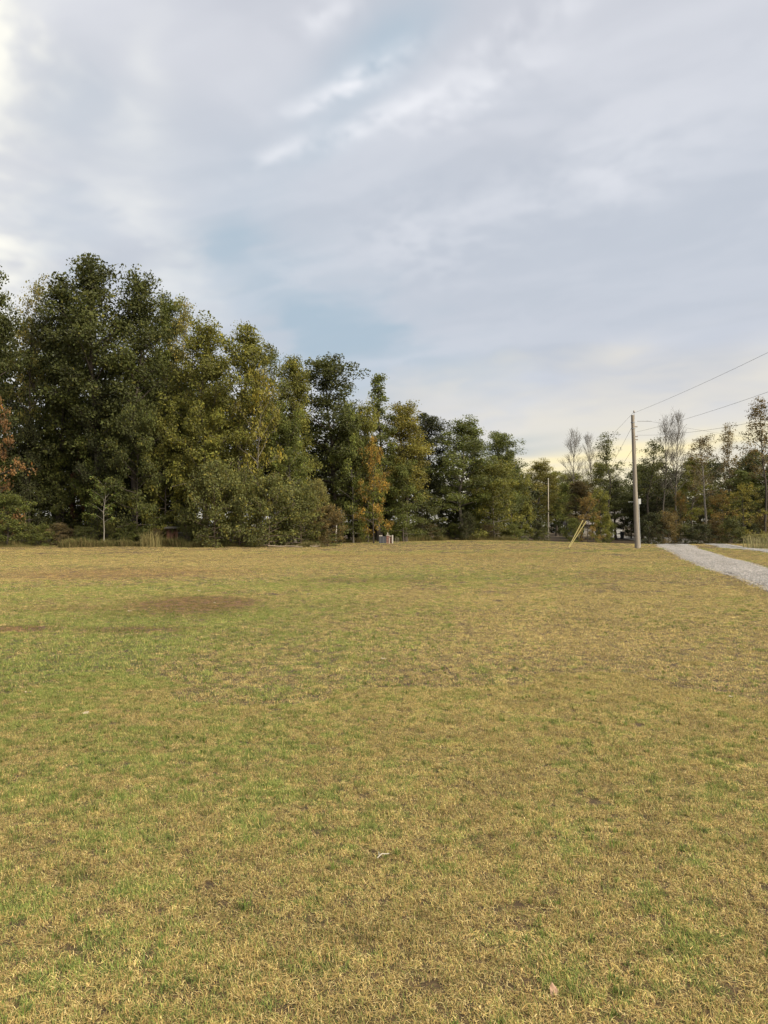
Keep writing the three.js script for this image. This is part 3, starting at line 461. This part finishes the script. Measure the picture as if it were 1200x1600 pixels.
// sapling: thin pale stem and feathery leaves
{
  const t = thing('sapling', 'young tree with feathery light green leaves standing alone on the lawn', 'tree'), p = onGround(162, 854), r = rng(66);
  const wood = { pos: [], nor: [], idx: [] }, leaf = { pos: [], nor: [], col: [], idx: [] }, Hh = 4.7;
  const st = [V(0, 0, 0), V(.03, 1.2, 0), V(-.02, 2.4, .05), V(.1, 3.5, 0), V(.08, Hh * .97, .03)]; tubeInto(wood, st, [.045, .036, .028, .02, .008], 7); const cur = new THREE.CatmullRomCurve3(st);
  for (let i = 0; i < 17; i++) {
    const f = i / 16, p0 = cur.getPoint(.36 + .62 * f), az = i * 2.4, len = (.45 + .75 * Math.sin(Math.PI * (.2 + .72 * f))) * (.7 + .5 * r()), e = V(p0.x + Math.cos(az) * len, p0.y + len * (.5 + .5 * f), p0.z + Math.sin(az) * len); tubeInto(wood, [p0, p0.clone().lerp(e, .5).add(V(0, .08, 0)), e], [.014, .009, .004], 4);
    for (let k = 0; k < 7; k++) { const q = p0.clone().lerp(e, .35 + .65 * (k + r()) / 7), fa = az + (r() - .5) * 2.2, fl = .34 + .25 * r(); for (let m = 0; m < 18; m++) { const s = m / 17; leafInto(leaf, r, V(q.x + Math.cos(fa) * fl * s + (r() - .5) * .2, q.y + .1 * s - .16 * s * s + (r() - .5) * .2, q.z + Math.sin(fa) * fl * s + (r() - .5) * .2), .14, [.8 + .4 * r(), .85 + .3 * r(), .8], 1.2); } }
  }
  part('trunk', finish(wood), BARK.pale, t); part('crown', finish(leaf), leafMat(.27, .31, .085, .4), t); t.position.copy(p); t.position.y -= .02; put(t);
}

// ------------------------------------------------------------------ utility pole, wires, guys
const wood = (() => {
  const N = 256, px = new Uint8Array(N * N * 4), r = rng(12); for (let j = 0; j < N; j++) for (let i = 0; i < N; i++) { const k = (j * N + i) * 4, v = 150 + 70 * (fbm(i / 5, j / 70, 3) - .5) + 60 * (vnoise(i / 2.2, j / 40) - .5) + 12 * r(); px[k] = v + 6; px[k + 1] = v; px[k + 2] = v - 8; px[k + 3] = 255; }
  const t = new THREE.DataTexture(px, N, N); t.wrapS = t.wrapT = THREE.RepeatWrapping; t.magFilter = THREE.LinearFilter; t.colorSpace = THREE.SRGBColorSpace; t.needsUpdate = true; return t;
})();
const poleMat = new THREE.MeshStandardMaterial({ color: new THREE.Color().setRGB(.60, .56, .50), map: wood, roughness: .9 }), steel = mat(.30, .31, .32, .5, { metalness: .6 }), porcelain = mat(.30, .27, .24, .35), wireMat = mat(.055, .055, .06, .6), yellowMat = mat(.60, .51, .21, .5), greyMat = mat(.42, .42, .41, .6);
const crackMat = mat(.06, .05, .04); const pb = onGround(996, 857), PD = -pb.z, ptop = at(988.5, 648, PD);
function along(v) { return pb.clone().lerp(ptop, v); }              // a point up the leaning pole
function poleV(py) { return (857 - py) / (857 - 648); }
{
  const t = thing('utility_pole', 'weathered grey wooden utility pole leaning slightly beside the gravel drive', 'utility pole'); t.position.copy(pb); t.position.y -= .03;
  const len = ptop.distanceTo(pb), g = new THREE.CylinderGeometry(.105, .165, len, 20, 14, false); g.translate(0, len / 2, 0); const uv = g.attributes.uv; for (let i = 0; i < uv.count; i++) uv.setXY(i, uv.getX(i) * 2, uv.getY(i) * 2);
  part('pole', g, poleMat, t); for (let i = 0; i < 9; i++) part('crack', box(.008, .5 + .12 * (i % 4), .012, 0, 0, 0).translate(Math.sin(i * 2.1 - 1.2) * mix(.163, .118, (i + .5) / 10), .4 + i * .82, Math.cos(i * 2.1 - 1.2) * mix(.163, .118, (i + .5) / 10)), crackMat, t);
  part('top_pin', mergeGeometries([new THREE.CylinderGeometry(.012, .012, .3, 8).translate(.1, len + .08, 0), box(.05, .28, .03, .1, len - .25, 0)]), steel, t);
  part('insulator', new THREE.LatheGeometry([[0, 0], [.05, 0], [.075, .03], [.045, .06], [.065, .09], [.04, .13], [0, .15]].map(([a, b]) => new THREE.Vector2(a, b)), 14).translate(.1, len + .17, 0), porcelain, t);
  for (const y of [8.0, 7.35, 7.15]) part('insulator', new THREE.CylinderGeometry(.045, .045, .16, 12).rotateZ(Math.PI / 2).translate(.2, y * len / 8.75, 0), porcelain, t);
  for (const y of [.945, .9]) part('clamp', new THREE.CylinderGeometry(.135, .135, .05, 18, 1, true).translate(0, len * y, 0), steel, t);
  part('bracket_arm', box(.9, .04, .04, .5, len - .42, 0).rotateZ(-.03), steel, t);
  part('junction_box', box(.16, .34, .14, .23, 2.9, 0), greyMat, t);
  part('step_bolt', new THREE.CylinderGeometry(.013, .013, .38, 8).rotateZ(Math.PI / 2).translate(-.3, 3.05, 0), steel, t);
  part('conduit', new THREE.CylinderGeometry(.022, .022, 2.8, 8).translate(.165, 1.5, .06), greyMat, t);
  t.quaternion.setFromUnitVectors(V(0, 1, 0), ptop.clone().sub(pb).normalize()); put(t);
}
function wire(name, label, a, b, sag, rad, group) {
  const pts = []; for (let i = 0; i <= 24; i++) { const t = i / 24, p = a.clone().lerp(b, t); p.y -= sag * 4 * t * (1 - t); pts.push(p); }
  const o = new THREE.Mesh(new THREE.TubeGeometry(new THREE.CatmullRomCurve3(pts), 48, rad, 5), wireMat); o.name = numbered(name); tag(o, label, 'wire', group); put(o);
}
wire('power_line', 'topmost power line running from the pole top over the gravel drive', along(poleV(646)), V(12.2, 8.4, 4), .55, .0062);
wire('power_line', 'upper of two cables fixed below the pole top, over the gravel drive', along(poleV(675)).add(V(.22, 0, 0)), V(12.6, 7.2, 4), .75, .0062);
wire('power_line', 'lowest sagging cable from the pole across the drive side trees', along(poleV(680)).add(V(.22, 0, 0)), V(13.4, 6.6, 4), 1.45, .0062);
wire('power_line', 'service wire running from the bracket arm towards the leafless trees', along(poleV(655)).add(V(.9, -.1, 0)), V(44, 8.6, -70), .35, .0062);
wire('power_line', 'power line falling away from the pole towards the far houses', along(poleV(646)), at(868, 758, 150), .5, .0062);
const anchor = onGround(888, 856);
for (const [py, label, gl] of [[664, 'upper steel guy wire bracing the utility pole', 'longer'], [697, 'lower steel guy wire bracing the utility pole', 'shorter']]) {
  const t = thing('guy_wire', label + ', in a yellow plastic guard', 'guy wire'), e = along(poleV(py)).sub(anchor), dir = e.clone().normalize(), g = new THREE.CylinderGeometry(.008, .008, e.length(), 6); g.translate(0, e.length() / 2, 0);
  part('wire', g, wireMat, t); part('guard', new THREE.CylinderGeometry(.03, .03, 2.05, 10).translate(0, 1.07, 0), yellowMat, t); part('anchor_rod', new THREE.CylinderGeometry(.014, .014, .3, 8).translate(0, .02, 0), steel, t);
  t.position.copy(anchor); if (gl === 'shorter') t.position.x += .05; t.quaternion.setFromUnitVectors(V(0, 1, 0), dir); put(t);
}
{
  const p = onGround(857, 843.5), h = at(857, 748, -p.z).y - p.y, t = thing('slim_pole', 'thin pale grey pole standing at the crest of the lawn', 'pole');
  part('pole', new THREE.CylinderGeometry(.055, .085, h, 14).translate(0, h / 2, 0), new THREE.MeshStandardMaterial({ color: new THREE.Color().setRGB(1.1, 1.05, .9), map: wood, roughness: .8 }), t); part('cap', new THREE.CylinderGeometry(.03, .075, .1, 14).translate(0, h + .04, 0), greyMat, t); t.position.copy(p); t.position.y -= .03; put(t);
}

// ------------------------------------------------------------------ small housing on the far lawn
{
  const p = onGround(604, 849), D = -p.z, s = D / F, t = thing('well_housing', 'squat housing of grey slats and red brick with pale posts on the far lawn', 'housing'); t.position.copy(p); t.position.y -= .02;
  const grey = [mat(.062, .065, .072), mat(.085, .088, .095), mat(.05, .052, .058)], brick = [mat(.19, .095, .07), mat(.23, .125, .095), mat(.165, .08, .06)], cream = mat(.40, .36, .30, .8);
  part('core', box(11 * s, .56, .5, -6.2 * s, 0, -.05), mat(.06, .06, .065), t);
  for (let i = 0; i < 7; i++) part('slat', box(1.5 * s, .62, .03, (-11 + i * 1.62) * s, 0, .225), grey[i % 3], t);
  part('cap', box(5 * s, .09, .56, -9 * s, .62, -.02), cream, t);
  for (let i = 0; i < 9; i++) part('brick', box(4.2 * s, .068, .22, 2 * s + (i % 2 - .5) * .012, i * .075, .15), brick[i % 3], t);
  part('post_cap', box(4.8 * s, .06, .28, 2 * s, .68, .15), cream, t); part('finial', new THREE.LatheGeometry([[0, 0], [.05, 0], [.03, .05], [.06, .11], [.04, .17], [0, .19]].map(([a, b]) => new THREE.Vector2(a, b)), 12).translate(1.6 * s, .74, .15), cream, t);
  for (let i = 0; i < 7; i++) part('brick', box(3.8 * s, .068, .16, 6.1 * s + (i % 2 - .5) * .012, i * .075, .05), brick[(i + 1) % 3], t);
  part('lintel', box(4 * s, .07, .24, 6.1 * s, .6, .05), cream, t); part('post', box(2.2 * s, .72, .2, 9.3 * s, 0, .15), cream, t); part('post', box(1.2 * s, .5, .14, 4.3 * s, 0, .22), cream, t); put(t);
  for (let i = 0; i < 3; i++) { const q = onGround(618 + i * 2.6, 849.2), k = new THREE.Mesh(new THREE.CylinderGeometry(.012, .016, .62 - i * .1, 6).translate(0, .3, 0), mat(.25, .22, .15)); k.name = numbered('garden_stake'); tag(k, 'thin stake in the lawn beside the squat brick housing', 'stake', 'stakes beside the housing'); k.position.copy(q); k.rotation.z = (i - 1) * .06; put(k); }
}
// ------------------------------------------------------------------ brown shed at the wood edge
{
  const p = base(269, 54.9), s = 54.9 / F, t = thing('shed', 'small brown plank shed with a dark doorway, half hidden at the wood edge', 'shed'); t.position.copy(p); t.position.y -= .03; t.rotation.y = .12;
  const tones = [mat(.10, .046, .024), mat(.125, .058, .03), mat(.085, .038, .02), mat(.11, .054, .032)], w = 17 * s, h = 29 * s;
  part('back_wall', box(w - .02, h - .02, .03, 0, 0, -.95), tones[0], t); for (const x of [-1, 1]) part('side_wall', box(.03, h - .02, .87, x * (w / 2 - .03), 0, -.495), tones[2], t);
  for (let i = 0; i < 8; i++) { const pw = w / 8; if (i === 5) { part('plank', box(pw * .94, h * .42, .025, (i - 3.5) * pw, 0, -.035), tones[1], t); part('plank', box(pw * .94, h * .3, .025, (i - 3.5) * pw, h * .7, -.035), tones[2], t); } else part('plank', box(pw * .94, h * (.985 + .01 * (i % 3)), .025, (i - 3.5) * pw, 0, -.035), tones[i % 4], t); }
  part('roof', box(w + .25, .05, 1.25, 0, h + .03, -.45).rotateX(.08), mat(.06, .055, .05, .8), t);
  part('lean_to_wall', box(.78, .98, .7, w / 2 + .42, 0, -.55), mat(.05, .042, .032), t); part('lean_to_roof', box(.95, .045, .95, w / 2 + .46, 1.0, -.5), mat(.10, .10, .10, .8), t); put(t);
}
// pale fence posts and fallen branches at the thicket
for (const [px, y, h, label] of [[476, 852, 1.5, 'pale weathered fence post standing in the thicket'], [524, 850, 1.75, 'pale leaning fence post at the end of the thicket']]) { const o = thing('fence_post', label, 'post'), p = onGround(px, y); part('post', new THREE.CylinderGeometry(.045, .06, h, 9).translate(0, h / 2, 0), mat(.42, .39, .33), o); part('staple', box(.03, .02, .13, 0, h * .8, 0), steel, o); o.position.copy(p); o.position.y -= .03; o.rotation.z = px > 500 ? -.06 : .03; put(o); }
[[436, 855, 1.5, .1], [462, 855.5, 1.0, -.25], [492, 855, .8, .4]].forEach(([px, y, L, a], i) => {
  const r = rng(300 + i), out = { pos: [], nor: [], idx: [] }, pts = [0, .25, .5, .75, 1].map((t) => V((t - .5) * L, .05 + .05 * r(), (r() - .5) * .1)); tubeInto(out, pts, [.05, .048, .042, .034, .02], 7); for (let k = 0; k < 3; k++) { const b = pts[1 + k]; tubeInto(out, [b, b.clone().add(V(.2, .12 + .1 * r(), (r() - .5) * .3))], [.018, .006], 5); }
  const o = new THREE.Mesh(finish(out), mat(.24, .19, .13)); o.name = numbered('fallen_branch'); tag(o, ['longest pale fallen branch lying at the foot of the thicket', 'fallen branch between two others at the foot of the thicket', 'short fallen branch nearest the leaning fence post'][i], 'branch'); o.position.copy(onGround(px, y)); o.rotation.y = a; put(o);
});

// ------------------------------------------------------------------ far house, cars, bins
{
  const D = 128, s = D / F, p = base(937, D), t = thing('house', 'low beige house with a grey shingled roof behind the far trees', 'house'); p.y = at(937, 838.5, D).y; t.position.copy(p);
  const wallM = mat(.27, .245, .21), roofM = [mat(.15, .135, .125), mat(.18, .165, .155), mat(.13, .12, .115)], white = mat(.46, .45, .43), glass = mat(.02, .025, .03, .08), w = 78 * s, h = 2.6;
  part('wall', box(w, h, 6.5, 0, -.6, -3.25).translate(0, 0, 0), wallM, t);
  for (let i = 0; i < 13; i++) part('clapboard', box(w + .04, .185, .03, 0, i * .195 - .5, .025), i % 2 ? wallM : mat(.29, .265, .225), t);
  const roof = part('roof', (() => { const sh = new THREE.Shape([[-3.9, 0], [0, 2.2], [3.3 + .6, 0]].map(([a, b]) => new THREE.Vector2(a, b))); return new THREE.ExtrudeGeometry(sh, { depth: w + .7, bevelEnabled: false }).rotateY(Math.PI / 2).translate(-(w + .7) / 2, h - .6, -3.25); })(), roofM[0], t);
  for (let i = 0; i < 9; i++) { const q = part('shingle_course', box(w + .74, .02, .52, 0, 0, 0).rotateX(Math.atan2(2.2, 3.9)), roofM[i % 3], roof); const u = (i + .5) / 9; q.position.set(0, h - .6 + 2.2 * u + .03, .65 - 3.9 * u); }
  for (const x of [-3.0, -.4, 2.2]) { const f = part('window', box(1.0, 1.1, .05, x, .55, .05), white, t); part('pane', box(.84, .94, .02, x, .63, .075), glass, f); }
  const d = part('garage_door', box(1.6, 1.75, .05, w / 2 - 1.2, -.4, .05), white, t); for (let i = 0; i < 4; i++) part('panel', box(1.5, .36, .02, w / 2 - 1.2, -.34 + i * .42, .08), mat(.6, .6, .58), d);
  put(t);
  const apron = new THREE.Mesh((() => { const g = new THREE.PlaneGeometry(9, 26, 10, 20); g.rotateX(-Math.PI / 2); return g; })(), mat(.30, .28, .24)); apron.name = 'house_drive'; const a = apron.geometry.attributes.position; const ax = 39, az = -112; for (let i = 0; i < a.count; i++) { const x = a.getX(i) + ax, z = a.getZ(i) + az; a.setXYZ(i, x, ground(x, z) + .03, z); } apron.geometry.computeVertexNormals(); tag(apron, 'pale drive in front of the far house', 'drive', null, 'structure'); put(apron);
}
function car(px, D, py, turn, paint, name, label) {
  const t = thing(name, label, 'car', 'cars parked by the far house'), sh = new THREE.Shape(); [[-2.15, .32], [-2.2, .72], [-1.9, .92], [-1.15, 1.0], [-.55, 1.42], [.75, 1.45], [1.5, 1.02], [2.1, .9], [2.2, .6], [2.15, .32]].forEach(([x, y], i) => i ? sh.lineTo(x, y) : sh.moveTo(x, y));
  part('body', new THREE.ExtrudeGeometry(sh, { depth: 1.5, bevelEnabled: true, bevelSize: .07, bevelThickness: .1, bevelSegments: 3 }).translate(0, 0, -.75), new THREE.MeshPhysicalMaterial({ color: new THREE.Color().setRGB(...paint), roughness: .4, clearcoat: .8 }), t);
  const gl = mat(.015, .018, .02, .06);
  for (const z of [-.862, .862]) { const ws = new THREE.Shape(); [[-1.0, 1.02], [-.5, 1.36], [.7, 1.38], [1.3, 1.03]].forEach(([x, y], i) => i ? ws.lineTo(x, y) : ws.moveTo(x, y)); part('window', new THREE.ExtrudeGeometry(ws, { depth: .012, bevelEnabled: false }).translate(0, 0, z - .006), gl, t); }
  for (const x of [-1.35, 1.35]) for (const z of [-.78, .78]) { const w = part('wheel', new THREE.CylinderGeometry(.32, .32, .22, 20).rotateX(Math.PI / 2).translate(x, .32, z), mat(.02, .02, .02), t); part('rim', new THREE.CylinderGeometry(.2, .2, .235, 14).rotateX(Math.PI / 2).translate(x, .32, z), steel, w); }
  for (const z of [-.55, .55]) { part('headlight', box(.05, .12, .3, -2.25, .66, z), mat(.7, .7, .7, .2), t); part('taillight', box(.05, .12, .3, 2.25, .68, z), mat(.35, .02, .02, .3), t); }
  t.position.copy(at(px, py, D)); t.rotation.y = turn; const g = ground(t.position.x, -D); t.position.y = g; put(t);
}
car(873, 176, 833, 1.0, [.33, .335, .345], 'parked_car', 'silver car parked on the pale drive behind the slim pole');
car(889, 180, 833, 1.25, [.55, .55, .545], 'parked_car', 'white car parked beside the far house, next to the silver one');
{
  const t = thing('waste_bin', 'dark wheeled bin with a pale lid near the far house', 'bin'), p = base(972, 112); const sh = new THREE.CylinderGeometry(.34, .27, .95, 4, 1).rotateY(Math.PI / 4).translate(0, .5, 0); part('body', sh, mat(.05, .055, .06, .6), t); part('lid', box(.56, .08, .6, 0, .98, 0), mat(.5, .5, .48, .6), t); for (const x of [-.2, .2]) part('wheel', new THREE.CylinderGeometry(.1, .1, .06, 12).rotateZ(Math.PI / 2).translate(x, .1, -.26), mat(.02, .02, .02), t); t.position.copy(p); put(t);
}

// ------------------------------------------------------------------ fallen leaves and scraps on the grass
{
  const geo = (seed, L, curl) => { const r = rng(seed), g = new THREE.PlaneGeometry(1, 1, 6, 8); const p = g.attributes.position; for (let i = 0; i < p.count; i++) { const v = p.getY(i) + .5, w = Math.pow(v, .4) * Math.pow(1 - v, .85) * (.66 + .07 * Math.sin(v * 24)) + .006, x = p.getX(i) * 2 * w; p.setXYZ(i, x * L, (x * x * curl * 1.5 - Math.abs(x) * curl * .55 + .05 * Math.sin(v * 9 + x * 14) + (v - .5) ** 2 * curl + .02 * r()) * L, (.5 - v) * L); } g.computeVertexNormals(); return g; };
  const tan = [mat(.33, .21, .14, .9, { flatShading: true }), mat(.33, .27, .18), mat(.37, .32, .23), mat(.30, .17, .09)];
  const list = [[865, 1556, .046, 0, 'curled pinkish brown leaf lying flat on the near grass'], [44, 1085, .060, 2, 'pale leaf beside the green patch of lawn'], [133, 1117, .060, 1, 'tan leaf on the greenest grass of the lawn'], [600, 1031, .066, 2, 'whitish leaf lying where green grass turns to straw'], [203, 956, .072, 2, 'pale leaf at the rim of the reddish bare patch'], [335, 943, .078, 1, 'pale leaf lying on the reddish bare patch'], [482, 929, .090, 2, 'pale leaf on green grass past the reddish bare patch'], [336, 914, .090, 2], [314, 901, .102, 2], [118, 885, .108, 1], [92, 889, .096, 2], [1143, 1091, .048, 2, 'whitish leaf on the straw grass below the gravel drive'], [700, 935, .072, 3, 'dark brown leaf on the distant straw grass'], [758, 1014, .054, 3, 'dark brown leaf on the straw grass of the middle lawn']];
  { const r = rng(612); for (let i = 0; i < 12; i++) list.push([5 + r() * 330, 872 + r() * 60, .06 + .04 * r(), 1 + (i % 2)]); }
  list.forEach(([px, y, L, c, label], i) => { const o = thing('fallen_leaf', label ?? 'pale dry leaf lying on the lawn', 'leaf', label ? null : 'dry leaves scattered on the lawn'), r = rng(500 + i); part('blade', geo(i + 1, L, .5 + .5 * r()), tan[c], o); part('stem', new THREE.CylinderGeometry(.0012, .0016, L * .4, 5).rotateX(1.4).translate(0, L * .1, L * .62), tan[3], o); o.position.copy(onGround(px, y)); o.position.y += i ? .014 : .012; o.rotation.set(i ? .25 * (r() - .5) : .8, i ? r() * 6.28 : .25, i ? .3 * (r() - .5) : -.15); put(o); });
  const out = { pos: [], nor: [], idx: [] }; tubeInto(out, [V(-.045, .01, .02), V(-.01, .035, 0), V(.0, .037, 0)], [.004, .0048, .004], 6); tubeInto(out, [V(-.005, .036, 0), V(.03, .034, -.004), V(.055, .036, -.006)], [.0045, .004, .003], 6); tubeInto(out, [V(-.03, .02, 0), V(-.034, .05, -.012)], [.0035, .002], 6);
  const o = new THREE.Mesh(finish(out), mat(.42, .38, .31)); o.name = 'bleached_twig'; tag(o, 'forked bleached twig lying on the near grass', 'twig'); o.position.copy(onGround(598, 1346)); o.position.y += .014; o.scale.setScalar(.55); put(o);
}

renderer.render(scene, camera);
